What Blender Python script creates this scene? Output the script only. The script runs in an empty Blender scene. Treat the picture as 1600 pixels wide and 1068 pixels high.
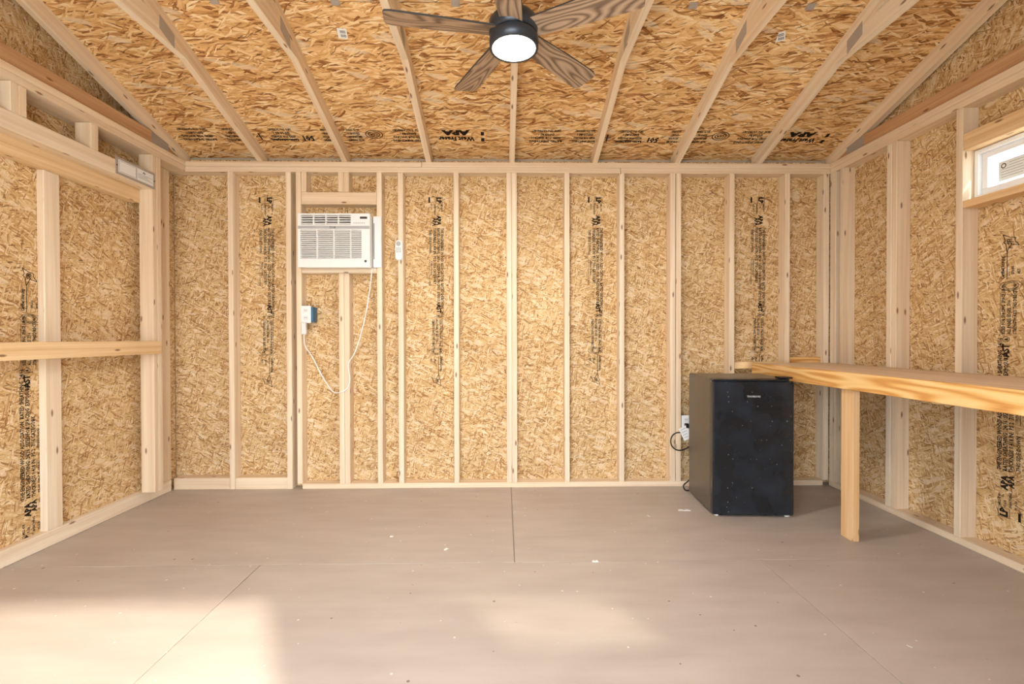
import bpy, bmesh, math, random
from mathutils import Vector, Matrix
random.seed(7)
S = bpy.context.scene
COL = S.collection
R = math.radians

# ------------------------------------------------------------------ camera, light, exposure
F, YAW, PITCH, ROLL, CH = 738.0, 0.0170, -0.0091, -0.0020, 1.103   # focal length in px of a 1600 px wide frame
cam = bpy.data.cameras.new('camera'); cam.sensor_width = 36.0; cam.sensor_fit = 'HORIZONTAL'
cam.lens = 36.0 * F / 1600.0; cam.clip_start = 0.02; cam.clip_end = 300
camo = bpy.data.objects.new('camera', cam); COL.objects.link(camo); S.camera = camo
camo.matrix_world = (Matrix.Translation((0, 0, CH)) @ Matrix.Rotation(-YAW, 4, 'Z') @ Matrix.Rotation(math.pi/2 + PITCH, 4, 'X')
                     @ Matrix.Rotation(ROLL, 4, 'Z'))
S.view_settings.view_transform = 'Standard'; S.view_settings.look = 'None'
S.view_settings.gamma = 1.0; S.view_settings.use_curve_mapping = False
S.view_settings.exposure = 1.48

w = bpy.data.worlds.new('sky'); S.world = w; w.use_nodes = True
bgn = w.node_tree.nodes['Background']; bgn.inputs[0].default_value = (0.82, 0.91, 1.0, 1); bgn.inputs[1].default_value = 4.6
sun = bpy.data.lights.new('sun', 'SUN'); sun.energy = 2.3; sun.angle = R(2.2); sun.color = (1.0, 0.90, 0.75)
suno = bpy.data.objects.new('sun', sun); COL.objects.link(suno)
suno.rotation_euler = Vector((-0.4915, 0.871, -0.7237)).to_track_quat('-Z', 'Y').to_euler()
suno.location = (3, -6, 5)

# ------------------------------------------------------------------ measured planes (metres)
D, H = 3.4695, 2.386            # face of the back studs; top of the wall plates
RX, LX = 2.418, -2.302          # faces of the right studs and of the left top plate
T, SD = 0.038, 0.089            # lumber thickness and depth
BO = D + SD                     # back sheathing
RO = RX + SD                    # right sheathing
LO = -2.448                     # left sheathing
YF = -0.35                      # face of the front studs
FO = YF - SD                    # front sheathing
YR = (D + YF) / 2               # ridge
SL = 0.315; TH = math.atan(SL)  # roof pitch
RV = SD / math.cos(TH)
def under(y): return H + SL * (D - y) if y >= YR else H + SL * (y - YF)

def ray(px, py):
    a = px - 800.0; b = py - 534.0
    c, s = math.cos(ROLL), math.sin(ROLL); x = (c*a + s*b)/F; u = -(-s*a + c*b)/F
    c, s = math.cos(PITCH), math.sin(PITCH); yr = c - u*s; z = s + u*c
    c, s = math.cos(YAW), math.sin(YAW)
    return Vector((x*c + yr*s, -x*s + yr*c, z))
O = Vector((0, 0, CH))
def at(px, py, ax, v): r = ray(px, py); return O + r*((v - O[ax])/r[ax])
def deck(px, py):
    r = ray(px, py); n = Vector((0, SL, 1)); p0 = Vector((0, D, H + RV)); return O + r*((p0 - O).dot(n)/r.dot(n))

# ------------------------------------------------------------------ materials
def mat(name):
    m = bpy.data.materials.new(name); m.use_nodes = True; nt = m.node_tree
    return m, nt, nt.nodes['Principled BSDF']
def nd(nt, t, **kw):
    n = nt.nodes.new(t)
    for k, v in kw.items(): setattr(n, k, v)
    return n
def lin(c): return tuple(((v/255)/12.92 if v/255 <= 0.04045 else ((v/255 + 0.055)/1.055)**2.4) for v in c) + (1,)
def plain(name, rgb, rough=0.5, metal=0.0, spec=0.5, emit=0):
    m, nt, b = mat(name); b.inputs['Base Color'].default_value = lin(rgb); b.inputs['Roughness'].default_value = rough
    b.inputs['Metallic'].default_value = metal; b.inputs['Specular IOR Level'].default_value = spec
    if emit: b.inputs['Emission Color'].default_value = lin(rgb); b.inputs['Emission Strength'].default_value = emit
    return m
def ramp(nt, stops, fac):
    r = nd(nt, 'ShaderNodeValToRGB'); cr = r.color_ramp
    while len(cr.elements) < len(stops): cr.elements.new(0.5)
    for e, (p, c) in zip(cr.elements, stops): e.position = p; e.color = c if len(c) == 4 else lin(c)
    nt.links.new(fac, r.inputs[0]); return r.outputs[0]
def math_(nt, op, a, b=None, c=None):
    n = nd(nt, 'ShaderNodeMath', operation=op)
    for i, v in enumerate((a, b, c)):
        if v is None: continue
        if isinstance(v, (int, float)): n.inputs[i].default_value = v
        else: nt.links.new(v, n.inputs[i])
    return n.outputs[0]
def mixc(nt, fac, a, b, mode='MIX'):
    n = nd(nt, 'ShaderNodeMix', data_type='RGBA', blend_type=mode)
    for s, v in ((n.inputs[0], fac), (n.inputs[6], a), (n.inputs[7], b)):
        if isinstance(v, (int, float)): s.default_value = v
        elif isinstance(v, tuple): s.default_value = v
        else: nt.links.new(v, s)
    return n.outputs[2]
def uvvec(nt, jitter=37.0):
    uv = nd(nt, 'ShaderNodeTexCoord').outputs['UV']; oi = nd(nt, 'ShaderNodeObjectInfo')
    v = nd(nt, 'ShaderNodeVectorMath', operation='ADD'); nt.links.new(uv, v.inputs[0])
    s = math_(nt, 'MULTIPLY', oi.outputs['Random'], jitter); c = nd(nt, 'ShaderNodeCombineXYZ')
    nt.links.new(s, c.inputs[0]); nt.links.new(s, c.inputs[1]); nt.links.new(c.outputs[0], v.inputs[1])
    return v.outputs[0], oi.outputs['Random']
def mapped(nt, vec, rot=0, sc=(1, 1, 1), loc=(0, 0, 0)):
    m1 = nd(nt, 'ShaderNodeMapping'); nt.links.new(vec, m1.inputs[0]); m1.inputs['Rotation'].default_value = (0, 0, rot)
    m2 = nd(nt, 'ShaderNodeMapping'); nt.links.new(m1.outputs[0], m2.inputs[0]); m2.inputs['Scale'].default_value = sc
    m2.inputs['Location'].default_value = loc
    return m2.outputs[0]

def osb(name, stops, layers, bump=0.25, swirl=1.0, pale=(240, 222, 190), flat=0.0):
    m, nt, b = mat(name); v, _ = uvvec(nt)
    ns = nd(nt, 'ShaderNodeTexNoise'); ns.inputs['Scale'].default_value = 9.0; ns.inputs['Detail'].default_value = 1.5
    nt.links.new(v, ns.inputs['Vector'])
    dv = nd(nt, 'ShaderNodeVectorMath', operation='MULTIPLY_ADD'); nt.links.new(ns.outputs['Color'], dv.inputs[0])
    dv.inputs[1].default_value = (0.07*swirl, 0.07*swirl, 0); nt.links.new(v, dv.inputs[2]); v2 = dv.outputs[0]
    col = None; hgt = None
    for k, (ang, L, W, cover) in enumerate(layers):
        mp = mapped(nt, v2, R(ang), (1/L, 1/W, 1), (k*3.7, k*1.3, 0))
        vo = nd(nt, 'ShaderNodeTexVoronoi', voronoi_dimensions='2D'); vo.inputs['Scale'].default_value = 1.0
        nt.links.new(mp, vo.inputs['Vector'])
        sp = nd(nt, 'ShaderNodeSeparateColor'); nt.links.new(vo.outputs['Color'], sp.inputs[0])
        gr = nd(nt, 'ShaderNodeTexNoise'); gr.inputs['Scale'].default_value = 1.0; gr.inputs['Detail'].default_value = 2
        nt.links.new(mapped(nt, v2, R(ang), (7/L*0.3, 190, 1), (k*5, 0, 0)), gr.inputs['Vector'])
        val = math_(nt, 'ADD', sp.outputs[0], math_(nt, 'MULTIPLY', math_(nt, 'SUBTRACT', gr.outputs['Fac'], 0.5), 0.55))
        edge = math_(nt, 'MULTIPLY', math_(nt, 'POWER', vo.outputs['Distance'], 3.0), 0.35)
        val = math_(nt, 'SUBTRACT', val, edge)
        c = ramp(nt, stops, val)
        if col is None: col = c; hgt = val
        else:
            mask = math_(nt, 'LESS_THAN', sp.outputs[1], cover)
            col = mixc(nt, mask, col, c)
            mm = nd(nt, 'ShaderNodeMix'); nt.links.new(mask, mm.inputs[0]); nt.links.new(hgt, mm.inputs[2]); nt.links.new(val, mm.inputs[3]); hgt = mm.outputs[0]
    # scattered broad pale flakes
    vo = nd(nt, 'ShaderNodeTexVoronoi', voronoi_dimensions='2D'); vo.inputs['Scale'].default_value = 1.0
    nt.links.new(mapped(nt, v2, R(layers[0][0] - 15), (1/(layers[0][1]*1.3), 1/(layers[0][2]*2.6), 1), (19, 14, 0)), vo.inputs['Vector'])
    sp = nd(nt, 'ShaderNodeSeparateColor'); nt.links.new(vo.outputs['Color'], sp.inputs[0])
    msk = math_(nt, 'MULTIPLY', math_(nt, 'LESS_THAN', sp.outputs[0], 0.10), ramp(nt, [(0.35, (255, 255, 255)), (0.55, (0, 0, 0))], vo.outputs['Distance']))
    col = mixc(nt, math_(nt, 'MULTIPLY', msk, 0.6), col, lin(pale))
    if flat: col = mixc(nt, flat, col, stops[2][1] if len(stops[2][1]) == 4 else lin(stops[2][1]))
    # rare dark bark flakes
    vo = nd(nt, 'ShaderNodeTexVoronoi', voronoi_dimensions='2D'); vo.inputs['Scale'].default_value = 1.0
    nt.links.new(mapped(nt, v2, R(layers[0][0] + 25), (1/(layers[0][1]*0.55), 1/(layers[0][2]*0.5), 1), (9, 4, 0)), vo.inputs['Vector'])
    sp = nd(nt, 'ShaderNodeSeparateColor'); nt.links.new(vo.outputs['Color'], sp.inputs[0])
    msk = math_(nt, 'MULTIPLY', math_(nt, 'LESS_THAN', sp.outputs[0], 0.032), math_(nt, 'LESS_THAN', vo.outputs['Distance'], 0.42))
    col = mixc(nt, math_(nt, 'MULTIPLY', msk, 0.75), col, lin((92, 56, 28)))
    # slow tone drift over the sheet
    n2 = nd(nt, 'ShaderNodeTexNoise'); n2.inputs['Scale'].default_value = 2.2; n2.inputs['Detail'].default_value = 2; nt.links.new(v, n2.inputs['Vector'])
    col = mixc(nt, 0.35, col, ramp(nt, [(0.3, (214, 206, 196)), (0.7, (255, 253, 250))], n2.outputs['Fac']), 'MULTIPLY')
    nt.links.new(col, b.inputs['Base Color']); b.inputs['Roughness'].default_value = 0.75; b.inputs['Specular IOR Level'].default_value = 0.25
    bp = nd(nt, 'ShaderNodeBump'); bp.inputs['Strength'].default_value = bump; bp.inputs['Distance'].default_value = 0.002
    nt.links.new(hgt, bp.inputs['Height']); nt.links.new(bp.outputs[0], b.inputs['Normal'])
    return m

def lumber(name, light, dark, knots=True, grain=1.0, knotcol=(120, 76, 44), contrast=0.5):
    m, nt, b = mat(name); v, rnd = uvvec(nt, 53.0)
    g = nd(nt, 'ShaderNodeTexNoise'); g.inputs['Scale'].default_value = 1; g.inputs['Detail'].default_value = 3; g.inputs['Distortion'].default_value = 0.4
    nt.links.new(mapped(nt, v, 0, (0.9*grain, 34*grain, 1)), g.inputs['Vector'])
    g2 = nd(nt, 'ShaderNodeTexNoise'); g2.inputs['Scale'].default_value = 1; g2.inputs['Detail'].default_value = 2
    nt.links.new(mapped(nt, v, 0, (2.0, 150, 1), (3, 1, 0)), g2.inputs['Vector'])
    f = math_(nt, 'ADD', math_(nt, 'MULTIPLY', g.outputs['Fac'], 0.75), math_(nt, 'MULTIPLY', g2.outputs['Fac'], 0.25))
    lo, hi = 0.5 - 0.25*contrast*1.0, 0.5 + 0.25*contrast
    col = ramp(nt, [(lo, dark), (hi, light)], f)
    tint = ramp(nt, [(0.0, (255, 246, 232)), (0.5, (252, 250, 246)), (1.0, (246, 236, 222))], rnd)
    col = mixc(nt, 0.8, col, tint, 'MULTIPLY')
    if knots:
        vo = nd(nt, 'ShaderNodeTexVoronoi', voronoi_dimensions='2D'); vo.inputs['Scale'].default_value = 1
        nt.links.new(mapped(nt, v, 0, (4.6, 15, 1), (1.3, 5.1, 0)), vo.inputs['Vector'])
        sp = nd(nt, 'ShaderNodeSeparateColor'); nt.links.new(vo.outputs['Color'], sp.inputs[0])
        k = math_(nt, 'MULTIPLY', math_(nt, 'LESS_THAN', sp.outputs[0], 0.24), ramp(nt, [(0.05, (255, 255, 255)), (0.12, (0, 0, 0))], vo.outputs['Distance']))
        col = mixc(nt, math_(nt, 'MULTIPLY', k, 0.85), col, lin(knotcol))
    nt.links.new(col, b.inputs['Base Color']); b.inputs['Roughness'].default_value = 0.6; b.inputs['Specular IOR Level'].default_value = 0.3
    return m

WALL_STOPS = [(0.0, (154, 108, 62)), (0.2, (200, 158, 106)), (0.5, (218, 185, 133)), (0.8, (231, 204, 160)), (1.0, (244, 228, 198))]
ROOF_STOPS = [(0.0, (146, 94, 50)), (0.18, (206, 154, 96)), (0.5, (232, 188, 128)), (0.8, (243, 210, 156)), (1.0, (252, 232, 192))]
M = {}
M['osb_wall'] = osb('osb_wall', WALL_STOPS, [(85, .060, .011, 1), (25, .05, .009, .42), (140, .055, .008, .42), (100, .05, .006, .42), (62, .05, .007, .36), (165, .04, .005, .22)], swirl=0.55, flat=0.08)
M['osb_roof'] = osb('osb_roof', ROOF_STOPS, [(0, .12, .016, 1), (18, .10, .013, .5), (-24, .10, .012, .4), (6, .08, .009, .4), (40, .06, .009, .10)], 0.3, swirl=0.6)
M['pine'] = lumber('pine', (242, 228, 206), (228, 206, 178))
M['pine_dark'] = lumber('pine_dark', (212, 176, 138), (188, 144, 106))
M['fir'] = lumber('fir', (238, 210, 168), (220, 182, 134))
M['bench_top'] = lumber('bench_top', (240, 222, 200), (224, 200, 174), knots=False, grain=0.7)
M['leg_pine'] = lumber('leg_pine', (242, 210, 166), (226, 182, 130))
def figured(name, stops, sc, dist=75.0):
    m, nt, b = mat(name); v, rnd = uvvec(nt, 11.0)
    wn = nd(nt, 'ShaderNodeTexNoise'); wn.inputs['Scale'].default_value = 1.0; wn.inputs['Detail'].default_value = 1.0; wn.inputs['Roughness'].default_value = 0.3
    nt.links.new(mapped(nt, v, 0, sc), wn.inputs['Vector'])
    wv = math_(nt, 'MULTIPLY_ADD', math_(nt, 'SINE', math_(nt, 'MULTIPLY', wn.outputs['Fac'], dist)), 0.5, 0.5)
    n = nd(nt, 'ShaderNodeTexNoise'); n.inputs['Scale'].default_value = 1; n.inputs['Detail'].default_value = 2; nt.links.new(mapped(nt, v, 0, (6, 260, 1)), n.inputs['Vector'])
    f = math_(nt, 'ADD', math_(nt, 'MULTIPLY', wv, 0.65), math_(nt, 'MULTIPLY', n.outputs['Fac'], 0.35))
    nt.links.new(ramp(nt, stops, f), b.inputs['Base Color']); b.inputs['Roughness'].default_value = 0.55
    return m
M['blade'] = figured('blade', [(0.12, (104, 84, 68)), (0.4, (156, 130, 106)), (0.85, (188, 162, 136))], (2.2, 11, 1))
M['ply_edge'] = figured('ply_edge', [(0.1, (206, 142, 72)), (0.45, (232, 182, 110)), (0.8, (244, 206, 142))], (1.5, 12, 1), 42.0)
M['ink'] = plain('ink', (38, 30, 24), 0.8, spec=0.1)
M['ink_faded'] = plain('ink_faded', (92, 70, 46), 0.85, spec=0.1)
M['steel'] = plain('steel', (176, 168, 160), 0.5, 0.25)
M['white'] = plain('white', (238, 238, 236), 0.4)
M['white_soft'] = plain('white_soft', (226, 226, 224), 0.5)
M['grey'] = plain('grey', (150, 150, 148), 0.5)
M['midgrey'] = plain('midgrey', (176, 176, 176), 0.5)
M['dark'] = plain('dark', (58, 56, 54), 0.6)
M['black'] = plain('black', (16, 16, 17), 0.5)
M['fan_metal'] = plain('fan_metal', (66, 72, 82), 0.35, 0.6)
M['fridge_side'] = plain('fridge_side', (82, 74, 66), 0.32, spec=0.8)
M['blue_box'] = plain('blue_box', (60, 108, 140), 0.5)
M['vinyl'] = plain('vinyl', (244, 245, 246), 0.35)
M['paper'] = plain('paper', (226, 230, 228), 0.7)
M['lamp'] = plain('lamp', (255, 252, 246), 0.4, emit=3.0)
M['felt'] = plain('felt', (84, 112, 104), 0.8)
M['siding'] = plain('siding', (180, 170, 155), 0.8)
M['ground'] = plain('ground', (206, 200, 190), 0.9)

def floor_mat():
    m, nt, b = mat('floor_paint'); v, rnd = uvvec(nt)
    n = nd(nt, 'ShaderNodeTexNoise'); n.inputs['Scale'].default_value = 1; n.inputs['Detail'].default_value = 6; nt.links.new(mapped(nt, v, 0, (2.5, 9, 1)), n.inputs['Vector'])
    col = ramp(nt, [(0.25, (175, 163, 153)), (0.75, (191, 180, 170))], n.outputs['Fac'])
    for sc, th, c in ((16, 0.05, (232, 226, 216)), (11, 0.045, (84, 66, 54))):
        vo = nd(nt, 'ShaderNodeTexVoronoi', voronoi_dimensions='2D'); vo.inputs['Scale'].default_value = sc; nt.links.new(v, vo.inputs['Vector'])
        sp = nd(nt, 'ShaderNodeSeparateColor'); nt.links.new(vo.outputs['Color'], sp.inputs[0])
        k = math_(nt, 'MULTIPLY', math_(nt, 'LESS_THAN', sp.outputs[0], 0.10), math_(nt, 'LESS_THAN', vo.outputs['Distance'], math_(nt, 'MULTIPLY', sp.outputs[1], th*1.6)))
        col = mixc(nt, math_(nt, 'MULTIPLY', k, 0.7), col, lin(c))
    nt.links.new(col, b.inputs['Base Color']); b.inputs['Roughness'].default_value = 0.42; b.inputs['Specular IOR Level'].default_value = 0.35
    bp = nd(nt, 'ShaderNodeBump'); bp.inputs['Strength'].default_value = 0.08; bp.inputs['Distance'].default_value = 0.002
    nt.links.new(n.outputs['Fac'], bp.inputs['Height']); nt.links.new(bp.outputs[0], b.inputs['Normal'])
    return m
M['floor'] = floor_mat()
def fridge_front():
    m, nt, b = mat('fridge_front'); v, rnd = uvvec(nt)
    n = nd(nt, 'ShaderNodeTexNoise'); n.inputs['Scale'].default_value = 6; n.inputs['Detail'].default_value = 3; nt.links.new(v, n.inputs['Vector'])
    col = ramp(nt, [(0.35, (20, 26, 32)), (0.7, (36, 46, 56))], n.outputs['Fac'])
    vo = nd(nt, 'ShaderNodeTexVoronoi', voronoi_dimensions='2D'); vo.inputs['Scale'].default_value = 34; nt.links.new(v, vo.inputs['Vector'])
    sp = nd(nt, 'ShaderNodeSeparateColor'); nt.links.new(vo.outputs['Color'], sp.inputs[0])
    k = math_(nt, 'MULTIPLY', math_(nt, 'LESS_THAN', sp.outputs[0], 0.12), math_(nt, 'LESS_THAN', vo.outputs['Distance'], math_(nt, 'MULTIPLY', sp.outputs[1], 0.10)))
    col = mixc(nt, math_(nt, 'MULTIPLY', k, 0.6), col, lin((170, 176, 180)))
    nt.links.new(col, b.inputs['Base Color']); b.inputs['Roughness'].default_value = 0.22; b.inputs['Specular IOR Level'].default_value = 0.55
    return m
M['fridge_front'] = fridge_front()
def glass_mat(name, tint):
    m = bpy.data.materials.new(name); m.use_nodes = True; nt = m.node_tree; nt.nodes.clear()
    o = nd(nt, 'ShaderNodeOutputMaterial'); t = nd(nt, 'ShaderNodeBsdfTransparent'); t.inputs[0].default_value = tint
    g = nd(nt, 'ShaderNodeBsdfGlossy'); g.inputs['Roughness'].default_value = 0.02
    mx = nd(nt, 'ShaderNodeMixShader'); mx.inputs[0].default_value = 0.06
    nt.links.new(t.outputs[0], mx.inputs[1]); nt.links.new(g.outputs[0], mx.inputs[2]); nt.links.new(mx.outputs[0], o.inputs[0])
    return m
M['glass'] = glass_mat('glass', (0.92, 0.95, 0.96, 1))
M['glass_grey'] = glass_mat('glass_grey', (0.62, 0.62, 0.60, 1))

# ------------------------------------------------------------------ builders
def uv_box(me):
    bm = bmesh.new(); bm.from_mesh(me); uvl = bm.loops.layers.uv.verify()
    co = [v.co for v in bm.verts]
    ext = [max(c[i] for c in co) - min(c[i] for c in co) for i in range(3)]
    la = max(range(3), key=lambda i: ext[i])
    for f in bm.faces:
        n = f.normal; d = max(range(3), key=lambda i: abs(n[i]))
        if d == la: a, b_ = [i for i in range(3) if i != d]
        else: a = la; b_ = [i for i in range(3) if i not in (d, la)][0]
        for l in f.loops: l[uvl].uv = (l.vert.co[a] + 0.13*d, l.vert.co[b_] + 0.31*d)
    bm.to_mesh(me); bm.free()
def finish(name, bm, m, parent=None, loc=None, uv=True):
    me = bpy.data.meshes.new(name); bm.to_mesh(me); bm.free()
    if uv: uv_box(me)
    for mm in (m if isinstance(m, (list, tuple)) else [m]): me.materials.append(M[mm] if isinstance(mm, str) else mm)
    o = bpy.data.objects.new(name, me); COL.objects.link(o)
    if loc is not None: o.location = loc
    if parent is not None: o.parent = parent
    return o
def bbox(bm, x0, x1, y0, y1, z0, z1, bev=0.0, mi=0):
    r = bmesh.ops.create_cube(bm, size=1.0); vs = r['verts']
    for v in vs: v.co = Vector(((x0+x1)/2 + v.co.x*(x1-x0), (y0+y1)/2 + v.co.y*(y1-y0), (z0+z1)/2 + v.co.z*(z1-z0)))
    fs = list({f for v in vs for f in v.link_faces})
    for f in fs: f.material_index = mi
    if bev:
        es = list({e for v in vs for e in v.link_edges})
        bmesh.ops.bevel(bm, geom=es, offset=bev, segments=1, affect='EDGES')
def box(name, x0, x1, y0, y1, z0, z1, m, parent=None, bev=0.0025):
    c = Vector(((x0+x1)/2, (y0+y1)/2, (z0+z1)/2)); hx, hy, hz = (x1-x0)/2, (y1-y0)/2, (z1-z0)/2
    bm = bmesh.new(); bbox(bm, -hx, hx, -hy, hy, -hz, hz, bev)
    o = finish(name, bm, m, None, c)
    if parent is not None: put(o, parent)
    return o
def put(o, parent):                      # parent keeping the world place; parents carry location / z-rotation only
    pm = Matrix.LocRotScale(parent.location, parent.rotation_euler, None)
    if parent.parent is not None:
        g = parent.parent; pm = Matrix.LocRotScale(g.location, g.rotation_euler, None) @ pm
    m = pm.inverted() @ Matrix.LocRotScale(o.location, o.rotation_euler, None)
    o.parent = parent; o.location = m.to_translation(); o.rotation_euler = m.to_euler()
def prism_x(name, pts, x0, x1, m, parent=None, uvdir=None):     # polygon in (y, z) extruded along x
    cy = sum(p[0] for p in pts)/len(pts); cz = sum(p[1] for p in pts)/len(pts); cx = (x0+x1)/2
    bm = bmesh.new(); a = [bm.verts.new((x0-cx, p[0]-cy, p[1]-cz)) for p in pts]; b = [bm.verts.new((x1-cx, p[0]-cy, p[1]-cz)) for p in pts]
    n = len(pts)
    bm.faces.new(a[::-1]); bm.faces.new(b)
    for i in range(n): bm.faces.new((a[i], a[(i+1) % n], b[(i+1) % n], b[i]))
    bmesh.ops.recalc_face_normals(bm, faces=bm.faces)
    uvl = bm.loops.layers.uv.verify(); d = Vector(uvdir or (1, 0)).normalized(); e = Vector((-d.y, d.x))
    for f in bm.faces:
        side = abs(f.normal.x) > 0.5
        for l in f.loops:
            p = Vector((l.vert.co.y, l.vert.co.z)); l[uvl].uv = (p.dot(d), p.dot(e)) if side else (p.dot(d), l.vert.co.x + 0.4)
    o = finish(name, bm, m, None, (cx, cy, cz), uv=False)
    if parent is not None: put(o, parent)
    return o
def tube(name, pts, r, m, parent=None, res=4):
    cu = bpy.data.curves.new(name, 'CURVE'); cu.dimensions = '3D'; cu.bevel_depth = r; cu.bevel_resolution = res; cu.resolution_u = 6
    sp = cu.splines.new('NURBS'); sp.points.add(len(pts)-1); sp.use_endpoint_u = True; sp.order_u = 3; cu.use_fill_caps = True
    for p, q in zip(sp.points, pts): p.co = (*q, 1)
    o = bpy.data.objects.new(name, cu); COL.objects.link(o); dg = bpy.context.evaluated_depsgraph_get()
    me = bpy.data.meshes.new_from_object(o.evaluated_get(dg)); bpy.data.objects.remove(o); me.name = name
    for p in me.polygons: p.use_smooth = True
    me.materials.clear(); me.materials.append(M[m]); o = bpy.data.objects.new(name, me); COL.objects.link(o)
    if parent is not None: put(o, parent)
    return o
def lathe(bm, prof, seg=48, c=(0, 0, 0), mi=0):
    rings = []
    for r, z in prof: rings.append([bm.verts.new((c[0] + r*math.cos(2*math.pi*k/seg), c[1] + r*math.sin(2*math.pi*k/seg), c[2] + z)) for k in range(seg)])
    for a, b in zip(rings, rings[1:]):
        for k in range(seg):
            f = bm.faces.new((a[k], a[(k+1) % seg], b[(k+1) % seg], b[k])); f.smooth = True; f.material_index = mi
    for rg, flip in ((rings[0], True), (rings[-1], False)):
        f = bm.faces.new(rg[::-1] if flip else rg); f.material_index = mi
def tag(o, label, cat, group=None):
    o['label'] = label; o['category'] = cat
    if group: o['group'] = group
    return o
def struct(o): o['kind'] = 'structure'; return o
def empty(name, loc, rz=0.0):
    o = bpy.data.objects.new(name, None); COL.objects.link(o); o.location = loc; o.rotation_euler = (0, 0, rz); o.empty_display_size = 0.1; return o
def glyphs(bm, text, size, u, v, bold=0.0, rot=0.0, squash=1.0, align='LEFT'):     # flat lettering appended to bm in the x-y plane
    cu = bpy.data.curves.new('lettering', 'FONT'); cu.body = text; cu.size = size; cu.offset = bold; cu.resolution_u = 1; cu.align_x = align
    o = bpy.data.objects.new('lettering', cu); COL.objects.link(o); dg = bpy.context.evaluated_depsgraph_get()
    me = bpy.data.meshes.new_from_object(o.evaluated_get(dg)); bpy.data.objects.remove(o)
    me.transform(Matrix.Translation((u, v, 0)) @ Matrix.Rotation(rot, 4, 'Z') @ Matrix.Diagonal((squash, 1, 1, 1)))
    bm.from_mesh(me); bpy.data.meshes.remove(me)
def rect(bm, u0, u1, v0, v1):
    bm.faces.new([bm.verts.new((a, b, 0)) for a, b in ((u0, v0), (u1, v0), (u1, v1), (u0, v1))])
def outline(bm, pts, wd):
    n = len(pts)
    for i in range(n):
        p, q = Vector(pts[i]), Vector(pts[(i+1) % n]); d = (q-p).normalized(); e = Vector((-d.y, d.x))*wd/2
        bm.faces.new([bm.verts.new((t.x, t.y, 0)) for t in (p-e, q-e, q+e, p+e)])
def print_obj(name, me, parent, mw, m='ink'):                       # place lettering with a world matrix under a parent
    o = bpy.data.objects.new(name, me); COL.objects.link(o); o.location = mw.to_translation(); o.rotation_euler = mw.to_euler()
    if not me.materials: me.materials.append(M[m])
    put(o, parent); return o

# ================================================================== the room
# ---- floor of painted sheets
floor = struct(box('floor', LO, RO, FO, BO, -0.16, -0.019, 'siding', bev=0))
g = 0.0018
ys = [BO, BO-1.219-0.029, BO-2.467, FO]
rows = [[LO, 0.05, RO], [LO, -1.187, 1.268, RO], [LO, 0.05, RO]]
for k, xs in enumerate(rows):
    for a, b in zip(xs, xs[1:]): box('floor_panel', a+g, b-g, ys[k+1]+g, ys[k]-g, -0.019, 0.0, 'floor', floor, bev=0.001)

# ---- stamps printed on the sheathing (drawn once, shared)
def wall_stamp():
    bm = bmesh.new(); BK = 0.84
    rect(bm, 0.0, 0.05, -0.060, -0.048); outline(bm, [(0, -0.008), (0.055, -0.008), (0.055, 0.046), (0, 0.046)], 0.0025)
    glyphs(bm, 'LP', 0.050, 0.002, 0.002, 0.003)
    for i, s in enumerate(('MILL 474', 'O.S.B.', 'SHEATHING', 'PS 2-10')): glyphs(bm, s, 0.017, 0.062, 0.034 - 0.026*i, 0.0006)
    glyphs(bm, 'APA', 0.044, 0.165, 0.002, 0.0024)
    glyphs(bm, 'APA', 0.038, 0.185, -0.028, 0.0018)
    lines = ['THE ENGINEERED WOOD ASSOCIATION  RATED SHEATHING  24/16', 'RATED SHEATHING  24/16  SIZED FOR SPACING  EXPOSURE 1', 'THICKNESS 0.418 IN.  PS 2  7/16 CATEGORY']
    for i, s in enumerate(lines): glyphs(bm, s, 0.030, 0.275, 0.032 - 0.028*i, 0.0009, squash=0.86)
    glyphs(bm, 'THIS SIDE DOWN', 0.026, 0.29, -0.056, 0.0007)
    rect(bm, 0.56, 0.76, -0.056, -0.0535); outline(bm, [(0.76, -0.047), (0.785, -0.055), (0.76, -0.063)], 0.003)
    glyphs(bm, 'STRENGTH AXIS', 0.017, 0.57, -0.045, 0.0004)
    glyphs(bm, 'AST', 0.044, 0.955, 0.0, 0.0022); outline(bm, [(1.06+0.017*math.cos(t*0.785), 0.014+0.017*math.sin(t*0.785)) for t in range(8)], 0.003); glyphs(bm, 'R', 0.022, 1.053, 0.006, 0.001)
    rect(bm, 1.08, 1.34, 0.041, 0.0435)
    for i, s in enumerate(('SIZED FOR SPACING  SPACE 1/8 IN.', 'ALL PANEL EDGES  7/16', 'STRENGTH AXIS THIS DIRECTION')): glyphs(bm, s, 0.024, 1.09, 0.020 - 0.027*i, 0.0008, squash=0.8)
    for a in range(3): outline(bm, [(1.375 + 0.03*math.cos(t*0.785)*(1-0.2*a), -0.005 + (0.055-0.015*a)*math.sin(t*0.785)) for t in range(8)], 0.0026)
    glyphs(bm, 'Certified Sourcing', 0.025, 1.42, 0.024, 0.0009, squash=0.72); rect(bm, 1.415, 1.585, 0.010, 0.0135)
    glyphs(bm, 'SFI-00', 0.02, 1.44, -0.022, 0.0006); glyphs(bm, '457', 0.02, 1.44, -0.05, 0.0006)
    cx = 1.64
    outline(bm, [(cx + (0.034+0.016*((k*7) % 3) if k % 2 else 0.022)*math.cos(k*0.5712), (0.03+0.014*((k*5) % 3) if k % 2 else 0.024)*math.sin(k*0.5712)) for k in range(11)], 0.004)
    glyphs(bm, 'SFI', 0.03, cx-0.022, -0.01, 0.001)
    for v in bm.verts: v.co.x *= BK
    me = bpy.data.meshes.new('printed_stamp'); bm.to_mesh(me); bm.free(); me.materials.append(M['ink']); return me
WSTAMP = wall_stamp()
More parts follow.
